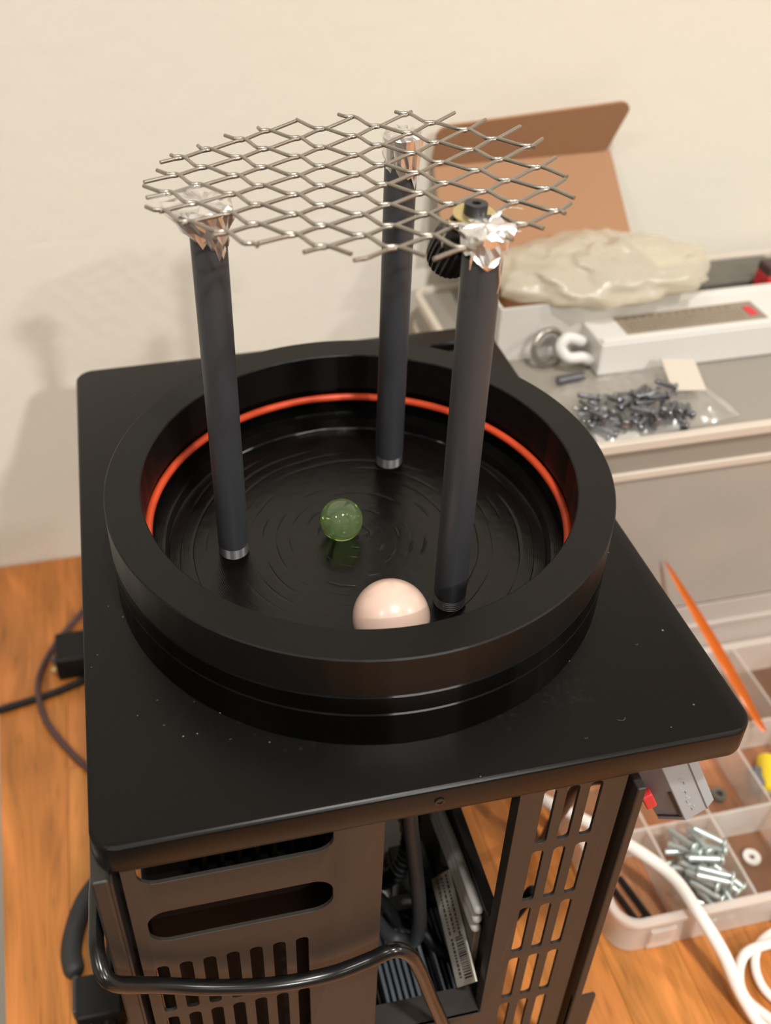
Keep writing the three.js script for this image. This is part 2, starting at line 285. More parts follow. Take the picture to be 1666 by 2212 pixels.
// ---------------------------------------------------------------- expanded metal mesh disc
{
  const t = thing('expanded_metal_disc', 'round disc of expanded steel mesh with cut wire ends lying on the three pillars', 'mesh');
  const P = (i, j) => { const q = ((((i + j) % 2) + 2) % 2); const x = (11.6 + 7.5 * i - 10.6 * j - 1.4 * q) / 1000, z = (-46.8 + 9.2 * i + 5.9 * j + 0.4 * q) / 1000; return V(x, mesh_y(x, z), z); };
  // [first and last lattice step of every wire]
  const FE = [[6.5, 2.0], [7.75, 0.9], [8.5, -0.3], [9.0, -0.85], [9.1, -1.0], [9.2, -1.0], [8.8, -0.7], [8.55, 0.1], [8.2, 1.1], [7.0, 2.3]];
  const GE = [[1.7, 6.2], [0.6, 8.0], [0, 8.9], [-0.3, 9.3], [-0.5, 9.5], [-0.35, 9.45], [-0.25, 9.3], [0.5, 8.8], [1.3, 7.75], [2.6, 6.2]];
  const u = V(0.0181, 0, 0.0033).normalize(), rad = 0.00063;
  const wire = (at, a, b, fam) => {
    const lo = Math.min(a, b), hi = Math.max(a, b), pts = [];
    const lerp = (s) => { const f = Math.floor(s), w = s - f; return at(f).clone().lerp(at(f + 1), w); };
    const dir = Math.sign(at(1).clone().sub(at(0)).dot(u));
    const off = (fam ? 0.00018 : -0.00018);
    pts.push(lerp(lo).add(V(0, off, 0)));
    for (let s = Math.ceil(lo - 1e-6); s <= hi + 1e-6; s++) {
      if (s - lo < 0.12 || hi - s < 0.12) { if (Math.abs(s - lo) > 0.01 && Math.abs(s - hi) > 0.01) pts.push(at(s).add(V(0, off, 0))); continue; }
      const p = at(s).add(V(0, off, 0)), side = fam ? 0.0004 : -0.0004;
      p.z += side * -1;
      pts.push(p.clone().addScaledVector(u, -dir * (fam ? 0.0012 : 0.0004)), p.clone().addScaledVector(u, dir * (fam ? 0.0012 : 0.0004)));
    }
    pts.push(lerp(hi).add(V(0, off, 0)));
    const c = new THREE.CatmullRomCurve3(pts, false, 'centripetal'), L = c.getLength();
    const g = new THREE.TubeGeometry(c, Math.max(12, Math.round(L / 0.0011)), rad, 7, false);
    const ends = [0, 1].map((q) => { const e = new THREE.CircleGeometry(rad, 7), tg = c.getTangentAt(q).multiplyScalar(q ? 1 : -1); e.applyQuaternion(new THREE.Quaternion().setFromUnitVectors(V(0, 0, 1), tg)); const p = c.getPointAt(q); return e.translate(p.x, p.y, p.z); });
    return merge([g, ...ends]);
  };
  FE.forEach(([a, b], i) => part(t, 'strand', wire((s) => P(i, s), a, b, 0), M.steel));
  GE.forEach(([a, b], j) => part(t, 'strand', wire((s) => P(s, j), a, b, 1), M.steel));
}

// ---------------------------------------------------------------- crumpled foil on the pillar tops
function foilCap(o) { // rows from the centre of the top outwards and down the pillar; ragged lower edge
  const NA = 30, rows = [[0, 0], [0.5, 0], [0.85, 0], [1, 0.08], [1, 0.35], [1, 0.65], [1, 0.85], [1, 1]], pos = [], idx = [];
  const sd = o.seed;
  rows.forEach(([rf, hf], k) => {
    for (let a = 0; a < NA; a++) {
      const th = a / NA * Math.PI * 2, ca = Math.cos(th), sa = Math.sin(th);
      const len = o.len(th) * (1 + 0.3 * N3(a * 0.9, sd, 3.3) + 0.22 * N3(a * 2.7, sd, 9.1));
      const flare = o.r1 + (o.r0(th) - o.r1) * Math.pow(1 - hf, o.pow ?? 1);
      let r = rf * flare; const am = o.crumple * (rf ? 1 : 0.3);
      r += am * (N3(ca * 2.3 + sd, sa * 2.3, hf * 4 + k * 0.37) + 0.8 * N3(a * 1.3, k * 1.7, sd) + (rnd() - 0.5) * 0.35);
      if (hf > 0.05) r = Math.max(r, o.r1);
      const y = o.y - hf * len + (hf < 0.1 ? am * 1.1 * (N3(ca * rf * 3, sa * rf * 3 + sd, 1.1) + 0.5 * (rnd() - 0.5)) + (o.rise ?? 0) * (1 - rf) : 0);
      pos.push(o.x + r * ca, y, o.z + r * sa);
    }
  });
  for (let k = 0; k < rows.length - 1; k++) for (let a = 0; a < NA; a++) { const b = (a + 1) % NA, p = k * NA + a, q = k * NA + b, s = (k + 1) * NA + a, w = (k + 1) * NA + b; idx.push(p, q, s, q, w, s); }
  const g = new THREE.BufferGeometry(); g.setAttribute('position', new THREE.Float32BufferAttribute(pos, 3)); g.setIndex(idx);
  const f = g.toNonIndexed(); f.computeVertexNormals(); planarUV(f, 'x', 'z', 20); return f;
}
solo('foil_cap', foilCap({ x: PIL[0][0] - 0.0005, y: 0.1445, z: PIL[0][1], seed: 2.2, r0: (a) => 0.0092 + 0.0045 * Math.max(0, Math.cos(a - 3.3)), r1: 0.0059, crumple: 0.0014, pow: 0.8, len: (a) => 0.0095 + 0.0055 * Math.max(0, Math.cos(a - 0.7)) }), M.foil, 'wide crumpled silver foil cap on the pillar left of the bowl, flaring under the mesh', 'foil');
solo('foil_cap', foilCap({ x: PIL[2][0] + 0.0003, y: 0.1456, z: PIL[2][1], seed: 5.7, r0: () => 0.0073, r1: 0.0059, crumple: 0.0008, len: (a) => 0.0142 + 0.003 * Math.cos(a - 0.3) }), M.foil, 'neat wrinkled silver foil cap around the top of the far pillar', 'foil');
{
  const t = thing('foil_cap', 'torn ragged silver foil with hanging shreds on the pillar under the black knob', 'foil');
  const [x, z] = [PIL[1][0], PIL[1][1]];
  part(t, 'foil_wrap', foilCap({ x: x + 0.0003, y: 0.1478, z: z - 0.0003, seed: 8.4, r0: (a) => 0.0068 + 0.0022 * Math.max(0, Math.cos(a + 0.6)), r1: 0.0059, crumple: 0.0012, rise: 0.001, len: (a) => 0.0058 + 0.002 * Math.sin(a) + 0.003 * Math.max(0, N3(a * 2.2, 1, 4)) }), M.foil);
  const shred = (pts, w) => { // a thin torn strip
    const c = new THREE.CatmullRomCurve3(pts.map((p) => V(...p))), n = 14, pos = [], idx = [];
    for (let k = 0; k <= n; k++) { const p = c.getPointAt(k / n), ww = w * (1 - k / n * 0.85) * (0.7 + 0.6 * rnd()); pos.push(p.x - ww, p.y + rr(-1, 1) * ww * 0.4, p.z + ww * 0.4, p.x + ww, p.y, p.z - ww * 0.4); if (k) { const b = 2 * k; idx.push(b - 2, b - 1, b, b - 1, b + 1, b); } }
    const g = new THREE.BufferGeometry(); g.setAttribute('position', new THREE.Float32BufferAttribute(pos, 3)); g.setIndex(idx); const f = g.toNonIndexed(); f.computeVertexNormals(); return planarUV(f, 'x', 'y', 20);
  };
  for (const [pts, w] of [
    [[[x + 0.003, 0.1475, z - 0.004], [x + 0.007, 0.1492, z - 0.007], [x + 0.0105, 0.1488, z - 0.009], [x + 0.014, 0.1484, z - 0.0085]], 0.0017],
    [[[x - 0.003, 0.1478, z - 0.002], [x - 0.0065, 0.1482, z - 0.004], [x - 0.009, 0.1472, z - 0.004], [x - 0.0105, 0.1445, z - 0.0035], [x - 0.0108, 0.142, z - 0.003]], 0.0011],
    [[[x - 0.004, 0.1465, z + 0.0045], [x - 0.0052, 0.143, z + 0.0058], [x - 0.0056, 0.139, z + 0.006]], 0.0009],
    [[[x + 0.004, 0.143, z + 0.0048], [x + 0.0032, 0.138, z + 0.0055], [x + 0.0037, 0.134, z + 0.0055], [x + 0.0032, 0.1305, z + 0.0055]], 0.0005],
    [[[x + 0.006, 0.1475, z - 0.001], [x + 0.0085, 0.1465, z + 0.0005], [x + 0.0105, 0.146, z + 0.0005]], 0.0012],
  ]) part(t, 'foil_shred', shred(pts, w), M.foil);
}

// ---------------------------------------------------------------- clamped knob: screw, washers, ribbed knob
{
  const x = 0.0240, z = 0.0530, y = mesh_y(x, z);
  const t = thing('clamp_knob', 'black ribbed knob hanging under the mesh from a hex socket screw with brass washers', 'knob', [x, y, z]);
  const hex = new THREE.Path(); for (let k = 0; k <= 6; k++) { const a = k * Math.PI / 3; hex[k ? 'lineTo' : 'moveTo'](0.0013 * Math.cos(a), 0.0013 * Math.sin(a)); }
  const hs = new THREE.Shape(); hs.absarc(0, 0, 0.0033, 0, Math.PI * 2); hs.holes.push(hex);
  const head = merge([extrude(hs, 0.0028, 0.0003, 24).rotateX(-Math.PI / 2).translate(0, 0.0015, 0), cyl(0.0032, 0.0014, 24).translate(0, 0.0019, 0)]);
  const q = part(t, 'screw_head', creased(head, 0.6), std(lin(0.014, 0.014, 0.016), 0.4)); q.rotation.z = -0.05;
  part(t, 'washer', lathe([[0.002, 0.0009], [0.0061, 0.0009], [0.0063, 0.0012], [0.0061, 0.0016], [0.002, 0.0016], [0.002, 0.0009]], 40), M.brass, 'thin brass-coloured washer on top of the mesh').rotation.set(0.1, 0, -0.05);
  part(t, 'washer', lathe([[0.002, -0.0016], [0.0056, -0.0016], [0.0058, -0.0013], [0.0056, -0.0009], [0.002, -0.0009], [0.002, -0.0016]], 40), M.brass, 'thin brass-coloured washer under the mesh').translateX(-0.0016);
  // ribbed knob body with a domed bottom
  const K = new THREE.Group(); K.name = 'knob_body';
  const prof = [[0.0028, 0], [0.0046, -0.0006], [0.0052, -0.002], [0.0056, -0.0045], [0.0068, -0.0062], [0.0071, -0.009], [0.007, -0.0135], [0.0064, -0.0165], [0.0052, -0.0186], [0.0025, -0.0196], [0, -0.0198]];
  const curve = new THREE.SplineCurve(prof.map((p) => new THREE.Vector2(...p))).getPoints(60);
  const g = new THREE.LatheGeometry(curve, 144), pa = g.attributes.position;
  for (let i = 0; i < pa.count; i++) { const px = pa.getX(i), py = pa.getY(i), pz = pa.getZ(i), r = Math.hypot(px, pz); if (r < 1e-5) continue; const w = Math.min(1, Math.max(0, (-py - 0.0056) / 0.001)) * Math.min(1, Math.max(0, (0.0192 + py) / 0.002)), a = Math.atan2(pz, px), k = 1 + w * 0.04 * Math.sign(Math.sin(a * 24)) * Math.min(1, Math.abs(Math.sin(a * 24)) * 2); pa.setX(i, px * k); pa.setZ(i, pz * k); }
  g.computeVertexNormals();
  const kb = part(t, 'knob_body', g, M.gloss); kb.position.set(-0.0018, -0.0016, -0.0005); kb.rotation.set(0.5, 0, -0.12);
}

// ---------------------------------------------------------------- inside of the case
{
  const t = thing('power_supply', 'black finned power supply box inside the case behind the slotted front', 'power supply', [-0.058, TABLE + 0.0035, 0.045]);
  part(t, 'housing', rbox(-0.0375, 0.034, 0, 0.187, -0.08, 0.072, 0.002), M.pcbDark);
  for (let k = 0; k < 9; k++) part(t, 'fin', box(-0.022 + k * 0.006, -0.0205 + k * 0.006, 0.188, 0.216, -0.06, 0.066), M.pcbDark);
  part(t, 'blue_plug', rbox(0.0205, 0.0255, 0.2165, 0.229, 0.055, 0.068, 0.001), M.blue, 'blue plug behind the top slot');
}
{
  const bx = 0.0285;
  const t = thing('circuit_board', 'upright black circuit board with heat sinks and a label strip, inside the front opening', 'circuit board', [bx, TABLE + 0.003, 0.03]);
  const gy = (y) => y - TABLE - 0.003, L = (x) => x - bx;
  part(t, 'board', rbox(0, 0.0018, 0, gy(-0.098), -0.065, 0.094, 0.0003, 1), M.pcb);
  part(t, 'edge_frame', rbox(-0.002, 0.0025, gy(-0.1), gy(-0.0965), -0.07, 0.0935, 0.0005), M.black);
  const lab = canvasTex(512, 160, (c, w, h) => {
    c.fillStyle = '#b9b4aa'; c.fillRect(0, 0, w, h); c.fillStyle = '#2a2826';
    let s = 5; for (let x = 300; x < 490;) { s = (s * 73 + 19) % 101; const a = 2 + s % 6; c.fillRect(x, 14, a, 66); x += a + 2 + (s >> 2) % 6; }
    c.fillStyle = '#4a4640'; for (let l = 0; l < 3; l++) for (let x = 16; x < 280;) { s = (s * 57 + 11) % 103; const a = 6 + s % 16; c.fillRect(x, 22 + l * 42, a, 16); x += a + 6; }
    for (let x = 300; x < 480;) { s = (s * 57 + 11) % 103; const a = 6 + s % 12; c.fillRect(x, 100, a, 20); x += a + 5; }
  });
  const strip = part(t, 'label_strip', planarUV(box(-0.021, 0.021, -0.0098, 0.0098, -0.0004, 0.0004), 'x', 'y', 1).clone(), std(lin(1, 1, 1), 0.5, { map: lab }), 'pale printed label strip with a barcode');
  { const uv = strip.geometry.attributes.uv; for (let i = 0; i < uv.count; i++) uv.setXY(i, uv.getX(i) / 0.042 + 0.5, uv.getY(i) / 0.0196 + 0.5); }
  strip.rotation.set(0, -Math.PI / 2, 0); strip.rotation.order = 'YXZ'; strip.rotateZ(-0.37); strip.rotateX(-0.2); strip.position.set(-0.0058, gy(-0.141), 0.075);
  part(t, 'carrier_strip', rbox(-0.003, -0.0002, gy(-0.166), gy(-0.118), 0.045, 0.0882, 0.0006), M.darkGrey);
  for (let k = 0; k < 8; k++) part(t, 'heat_sink_fin', box(-0.0335 + k * 0.0028, -0.0321 + k * 0.0028, gy(-0.2), gy(-0.186), 0.048, 0.088), M.fin);
  part(t, 'heat_sink_base', rbox(-0.035, -0.0115, gy(-0.206), gy(-0.2), 0.046, 0.09, 0.0006), M.sleeve);
  for (let k = 0; k < 6; k++) part(t, 'heat_sink_fin', box(-0.0095 + k * 0.0022, -0.0086 + k * 0.0022, gy(-0.19), gy(-0.178), 0.046, 0.088), M.fin);
  part(t, 'heat_sink_base', rbox(-0.0105, -0.0005, gy(-0.206), gy(-0.19), 0.044, 0.09, 0.0006), M.pcb);
  part(t, 'power_socket', merge([rbox(-0.02, -0.0005, gy(-0.18), gy(-0.168), 0.02, 0.036, 0.0006), rbox(-0.0185, -0.002, gy(-0.168), gy(-0.163), 0.021, 0.035, 0.0006)]), M.darkGrey);
  part(t, 'white_connector', merge([rbox(-0.0225, -0.002, gy(-0.206), gy(-0.19), -0.006, 0.03, 0.0008), rbox(-0.0205, -0.006, gy(-0.19), gy(-0.178), -0.002, 0.018, 0.0008)]), M.offWhite, 'pale connector block at the foot of the board');
  part(t, 'support_block', rbox(-0.036, -0.0005, 0, gy(-0.206), -0.008, 0.092, 0.001), M.pcb);
  for (let k = 0; k < 2; k++) part(t, 'component', rbox(-0.0025, 0, gy(-0.184 - 0.009 * k), gy(-0.178 - 0.009 * k), 0.0905, 0.0955, 0.0005), M.offWhite, 'small pale triangular chip');
}
const cord = (name, pts, r, mat, label, cat, group, seg = 70) => solo(name, tube(pts, r, seg, 12), mat, label, cat, group);
cord('power_cable', [[0.0000, -0.016, 0.094], [0.0036, -0.0711, 0.095], [0.0067, -0.0987, 0.095], [0.0105, -0.1344, 0.095], [0.0115, -0.1534, 0.095], [0.0095, -0.167, 0.094], [0.002, -0.169, 0.09], [-0.008, -0.15, 0.086]], 0.0031, M.sleeve, 'thick dark cable hanging straight down inside the front opening', 'cable');
cord('power_cable', [[-0.018, -0.112, 0.078], [-0.009, -0.135, 0.082], [-0.0013, -0.1478, 0.085], [0.0055, -0.1658, 0.085], [0.0166, -0.1761, 0.0865], [0.0245, -0.178, 0.0985], [0.036, -0.172, 0.1035], [0.046, -0.158, 0.102], [0.058, -0.135, 0.1]], 0.0027, M.rubber, 'black cable looping low across the front opening and behind the right slots', 'cable');
{
  const pts = [[0.0205, -0.05, 0.03], [0.0185, -0.11, 0.055], [0.0115, -0.1495, 0.068], [0.001, -0.165, 0.066], [-0.012, -0.164, 0.058]], c = new THREE.CatmullRomCurve3(pts.map((p) => V(...p)));
  const t = thing('braided_cable', 'black ribbed cable sleeve slanting behind the hanging cable in the opening', 'cable');
  part(t, 'core', new THREE.TubeGeometry(c, 60, 0.0036, 12), M.rubber);
  const rings = []; for (let k = 1; k < 46; k++) { const g = new THREE.TorusGeometry(0.0037, 0.0004, 5, 14), p = c.getPointAt(k / 46); g.applyQuaternion(new THREE.Quaternion().setFromUnitVectors(V(0, 0, 1), c.getTangentAt(k / 46))); rings.push(g.translate(p.x, p.y, p.z)); }
  part(t, 'ribbing', merge(rings), M.sleeve);
}
[[0, 'topmost'], [1, 'middle'], [2, 'lowest']].forEach(([k, w]) => cord('grey_wire', [[0.0165 + 0.001 * k, -0.142 - 0.008 * k, 0.047], [0.0195, -0.125 - 0.006 * k, 0.045], [0.0235, -0.112 - 0.0055 * k, 0.052], [0.0255, -0.108 - 0.006 * k, 0.08], [0.0255, -0.1035 - 0.0065 * k, 0.118]], 0.0021, M.greyWire, `${w} of the three pale grey wires bent along the circuit board edge`, 'wire'));

// cable wrapped around the front of the case
cord('power_cable', [[-0.1, -0.06, 0.075], [-0.1055, -0.058, 0.09], [-0.1094, -0.0555, 0.104], [-0.1101, -0.0535, 0.12], [-0.1103, -0.0535, 0.131], [-0.1086, -0.0565, 0.1384], [-0.106, -0.0602, 0.1394], [-0.1037, -0.0628, 0.139], [-0.0923, -0.0735, 0.1365], [-0.0763, -0.0829, 0.1361], [-0.0545, -0.0903, 0.1361], [-0.0349, -0.0912, 0.1361], [-0.0218, -0.0869, 0.1362], [-0.0128, -0.0829, 0.1364], [-0.0077, -0.0877, 0.1366], [-0.0037, -0.099, 0.1366], [0.0031, -0.1268, 0.1366], [0.0107, -0.1577, 0.1368], [0.016, -0.19, 0.1372], [0.018, -0.225, 0.142], [0.02, -0.2468, 0.16]], 0.0026, M.gloss, 'thick glossy black cable wrapped around the slotted front of the case', 'cable', null, 160);

// ---------------------------------------------------------------- things on the table, left
{
  const t = thing('tool_handle', 'curved dark grey rubber tool handle lying on the wood beside the case', 'tool');
  const c = new THREE.CatmullRomCurve3([[-0.122, -0.2445, -0.022], [-0.1312, -0.2445, -0.0104], [-0.14, -0.2445, 0.0011], [-0.1452, -0.2445, 0.0145], [-0.1472, -0.2445, 0.0262], [-0.1462, -0.2445, 0.0345]].map((p) => V(...p)));
  const g = new THREE.TubeGeometry(c, 50, 0.0054, 18), p = g.attributes.position;
  const end = c.getPointAt(1), s = new THREE.SphereGeometry(0.0054, 18, 12).translate(end.x, end.y, end.z);
  part(t, 'grip', merge([g, s]), M.greyRubber);
  part(t, 'shank', tube([[-0.1235, -0.2445, -0.0235], [-0.112, -0.2445, -0.035], [-0.098, -0.2445, -0.05]], 0.003, 20, 10), M.thread);
}
cord('thin_cable', [[-0.118, -0.2415, -0.236], [-0.1375, -0.244, -0.2136], [-0.1558, -0.2475, -0.1912], [-0.1647, -0.246, -0.1683], [-0.166, -0.2425, -0.1489], [-0.1614, -0.244, -0.1255], [-0.1501, -0.247, -0.1052], [-0.136, -0.247, -0.085], [-0.118, -0.247, -0.07]], 0.0021, M.brownCord, 'thin brown-purple cable arching in a loop on the table beside the case', 'cable');
cord('thin_cable', [[-0.24, -0.2478, -0.125], [-0.21, -0.2476, -0.137], [-0.1902, -0.2476, -0.142], [-0.1731, -0.2476, -0.1452], [-0.1616, -0.2476, -0.1475], [-0.1386, -0.2476, -0.155], [-0.115, -0.2476, -0.166]].slice(2), 0.0024, M.rubber, 'straight black cable crossing under the brown loop towards the table edge', 'cable');
{
  const t = thing('black_plug', 'black plug block with a small brass and steel tip on the table beside the case', 'plug', [-0.1385, TABLE, -0.172]);
  part(t, 'body', rbox(-0.0155, 0.022, 0, 0.019, -0.0135, 0.0125, 0.002), M.rubber);
  part(t, 'pin', cyl(0.0022, 0.003, 14).rotateZ(Math.PI / 2).translate(-0.0168, 0.0125, 0.004), M.thread, 'small steel pin');
  part(t, 'pin', rbox(-0.0195, -0.0155, 0.002, 0.006, 0.004, 0.0075, 0.0008), M.brass, 'small brass contact');
}
{
  const t = thing('cable_bundle', 'bundle of thin black wires with a dark connector beside the foot of the case', 'cable');
  part(t, 'connector', rbox(-0.144, -0.122, -0.2495, -0.2335, 0.045, 0.066, 0.0015), M.rubber);
  part(t, 'metal_shell', rbox(-0.1462, -0.1425, -0.246, -0.238, 0.042, 0.06, 0.0008), M.thread, 'bare metal side of the connector');
  for (let k = 0; k < 5; k++) part(t, 'wire', tube([[-0.126 - 0.0036 * k, -0.242 + 0.001 * (k % 2), 0.064], [-0.13 - 0.005 * k, -0.245, 0.078], [-0.137 - 0.007 * k, -0.2478, 0.094 + 0.001 * k], [-0.146 - 0.006 * k, -0.2482, 0.118]], k % 2 ? 0.0017 : 0.0011, 30, 8), M.rubber);
  part(t, 'wire', tube([[-0.128, -0.235, 0.05], [-0.122, -0.22, 0.03], [-0.115, -0.21, 0.02]], 0.003, 20, 8), M.rubber);
}

// ---------------------------------------------------------------- things on the table, right
// grey molded plug on the side of the case
{
  const t = thing('grey_plug', 'light grey moulded plastic plug block hanging at the side of the case under the plate', 'plug', [0.0937, -0.0472, 0.1205]);
  t.rotation.z = 0.44;
  const s = new THREE.Shape(); [[-0.0103, -0.007], [-0.0103, -0.0012], [-0.0018, 0.0032], [0.0052, 0.0024], [0.0068, 0.0022], [0.0104, 0.0004], [0.0104, -0.007]].forEach((p, i) => s[i ? 'lineTo' : 'moveTo'](...p)); s.closePath();
  part(t, 'body', extrude(s, 0.0405, 0.0004).rotateX(Math.PI / 2).translate(0, 0.027, 0), M.greyPlastic);
  part(t, 'side_face', box(-0.0045, 0.0045, -0.0128, 0.0265, -0.0006, 0.0001), M.greyPlasticDark, 'darker grey side face').position.set(-0.0061, 0, -0.0003 + 0.0013); t.children[1].rotation.y = -0.477;
  const q = part(t, 'recessed_frame', merge([box(-0.0042, 0.0042, -0.0095, -0.0088, 0, 0.0004), box(0.0032, 0.0042, -0.0095, 0.009, 0, 0.0004)]), M.rubber, 'dark recessed outline'); q.position.set(-0.0062, 0, 0.0012); q.rotation.y = -0.477;
  part(t, 'seam', box(0.0066, 0.0070, -0.0135, 0.0265, 0.0021, 0.0025), M.greyPlasticDark);
  const relief = []; for (let k = 0; k < 12; k++) { const a = rr(0.0006, 0.003), b = -0.009 + k * 0.0021; relief.push(k % 3 ? box(a, a + rr(0.0006, 0.0014), b, b + 0.0003, 0.0024, 0.0031) : box(a, a + 0.0003, b, b + 0.002, 0.0024, 0.0031)); }
  part(t, 'moulded_marks', merge(relief), M.greyPlastic);
  part(t, 'red_latch', rbox(-0.0125, -0.0085, 0.0045, 0.013, -0.0015, 0.0035, 0.0008), M.red, 'small red latch');
}
cord('side_cable', [[0.0955, -0.0555, 0.1155], [0.088, -0.064, 0.104], [0.083, -0.085, 0.085], [0.088, -0.15, 0.06], [0.1, -0.225, 0.03], [0.108, -0.2465, 0.01]], 0.0026, M.brownCord, 'dark reddish cable running down from the grey plug', 'cable');

// clear compartment organizer
const OX0 = 0.1225, OX1 = 0.42, OZ0 = -0.074, OZ1 = 0.0825, OH = 0.028;
{
  const t = thing('compartment_organizer', 'frosted clear plastic compartment box without its lid, holding screws and small parts', 'organizer', [0, TABLE, 0]);
  const outer = (i) => roundRect(new THREE.Shape(), OX0 + i, -OZ1 + i, OX1 - i, -OZ0 - i, 0.012 - i * 0.8);
  const wallShape = outer(0); wallShape.holes.push(roundRect(new THREE.Path(), OX0 + 0.0016, -OZ1 + 0.0016, OX1 - 0.0016, -OZ0 - 0.0016, 0.0105));
  part(t, 'side_wall', extrude(wallShape, OH - 0.002, 0, 8).rotateX(-Math.PI / 2).translate(0, 0.001, 0), M.clear);
  const rimS = outer(-0.002); rimS.holes.push(roundRect(new THREE.Path(), OX0 + 0.0022, -OZ1 + 0.0022, OX1 - 0.0022, -OZ0 - 0.0022, 0.01));
  part(t, 'rim', extrude(rimS, 0.0022, 0.0004, 8).rotateX(-Math.PI / 2).translate(0, OH - 0.002, 0), M.clear);
  part(t, 'tray_bottom', extrude(outer(0.0002), 0.0012, 0, 8).rotateX(-Math.PI / 2), M.clearFloor);
  for (const x of [0.1605, 0.1975, 0.2345, 0.2715, 0.3085, 0.3455, 0.3825]) part(t, 'divider', box(x - 0.0008, x + 0.0008, 0.0013, OH - 0.002, OZ0 + 0.0018, OZ1 - 0.0018), M.clear);
  for (const z of [0.0335, -0.0185]) part(t, 'divider', box(OX0 + 0.0018, OX1 - 0.0018, 0.0013, OH - 0.002, z - 0.0008, z + 0.0008), M.clear);
  for (const x of [0.139, 0.21, 0.3]) part(t, 'latch_tab', rbox(x, x + 0.014, 0.004, 0.02, OZ1, OZ1 + 0.0025, 0.0008), M.clear);
}
// screws in one compartment
function makeScrew(name, label, cat, group, L, r, mat) {
  const t = thing(name, label, cat, [0, 0, 0], group);
  part(t, 'shank', lathe([[0, 0], [r * 0.8, 0.0003], [r, 0.001], [r, L]], 10).rotateZ(-Math.PI / 2).translate(-L / 2, 0, 0), mat);
  part(t, 'head', lathe([[0, -0.0001], [r * 1.7, 0], [r * 1.75, 0.0008], [r * 1.4, 0.0016], [r * 0.5, 0.0018], [0, 0.0012]], 12).rotateZ(-Math.PI / 2).translate(L / 2 - 0.0002, 0, 0), mat);
  return t;
}
function pile(proto, n, L, r, place, floorY, tiltMax = 0.25) { // settle straight rods on each other, one by one
  const done = [], out = [];
  for (let k = 0; k < n; k++) {
    let best = null;
    for (let tr = 0; tr < 25; tr++) {
      const [x, z, yaw] = place(), tilt = rr(-tiltMax, tiltMax), dx = Math.cos(yaw) * Math.cos(tilt), dy = Math.sin(tilt), dz = Math.sin(yaw) * Math.cos(tilt);
      const S = []; for (let s = -4; s <= 4; s++) S.push([x + dx * L / 8 * s, dy * L / 8 * s, z + dz * L / 8 * s]);
      let y = -Infinity; for (const q of S) y = Math.max(y, floorY + r * 1.5 - q[1]);
      for (const o of done) for (const a of S) for (const b of o) { const h = Math.hypot(a[0] - b[0], a[2] - b[2]); if (h < 2.3 * r) y = Math.max(y, b[1] + Math.sqrt(5.3 * r * r - h * h) - a[1]); }
      if (!best || y < best.y) best = { y, x, z, yaw, tilt, S };
    }
    done.push(best.S.map((q) => [q[0], q[1] + best.y, q[2]]));
    const o = k ? proto.clone() : proto; if (k) { o.name = numbered(proto.name.replace(/_\d+$/, '')); scene.add(o); }
    o.position.set(best.x, best.y, best.z); o.rotation.set(0, -best.yaw, best.tilt, 'YXZ'); out.push(o);
  }
  return out;
}
pile(makeScrew('zinc_screw', 'bluish zinc-plated screw in the pile inside the clear compartment box', 'screw', 'zinc screws in one compartment', 0.0165, 0.0017, M.zinc), 42, 0.0165, 0.0017, () => [rr(0.172, 0.188), rr(0.045, 0.0725), rr(0.2, 2.6)], TABLE + 0.0014);
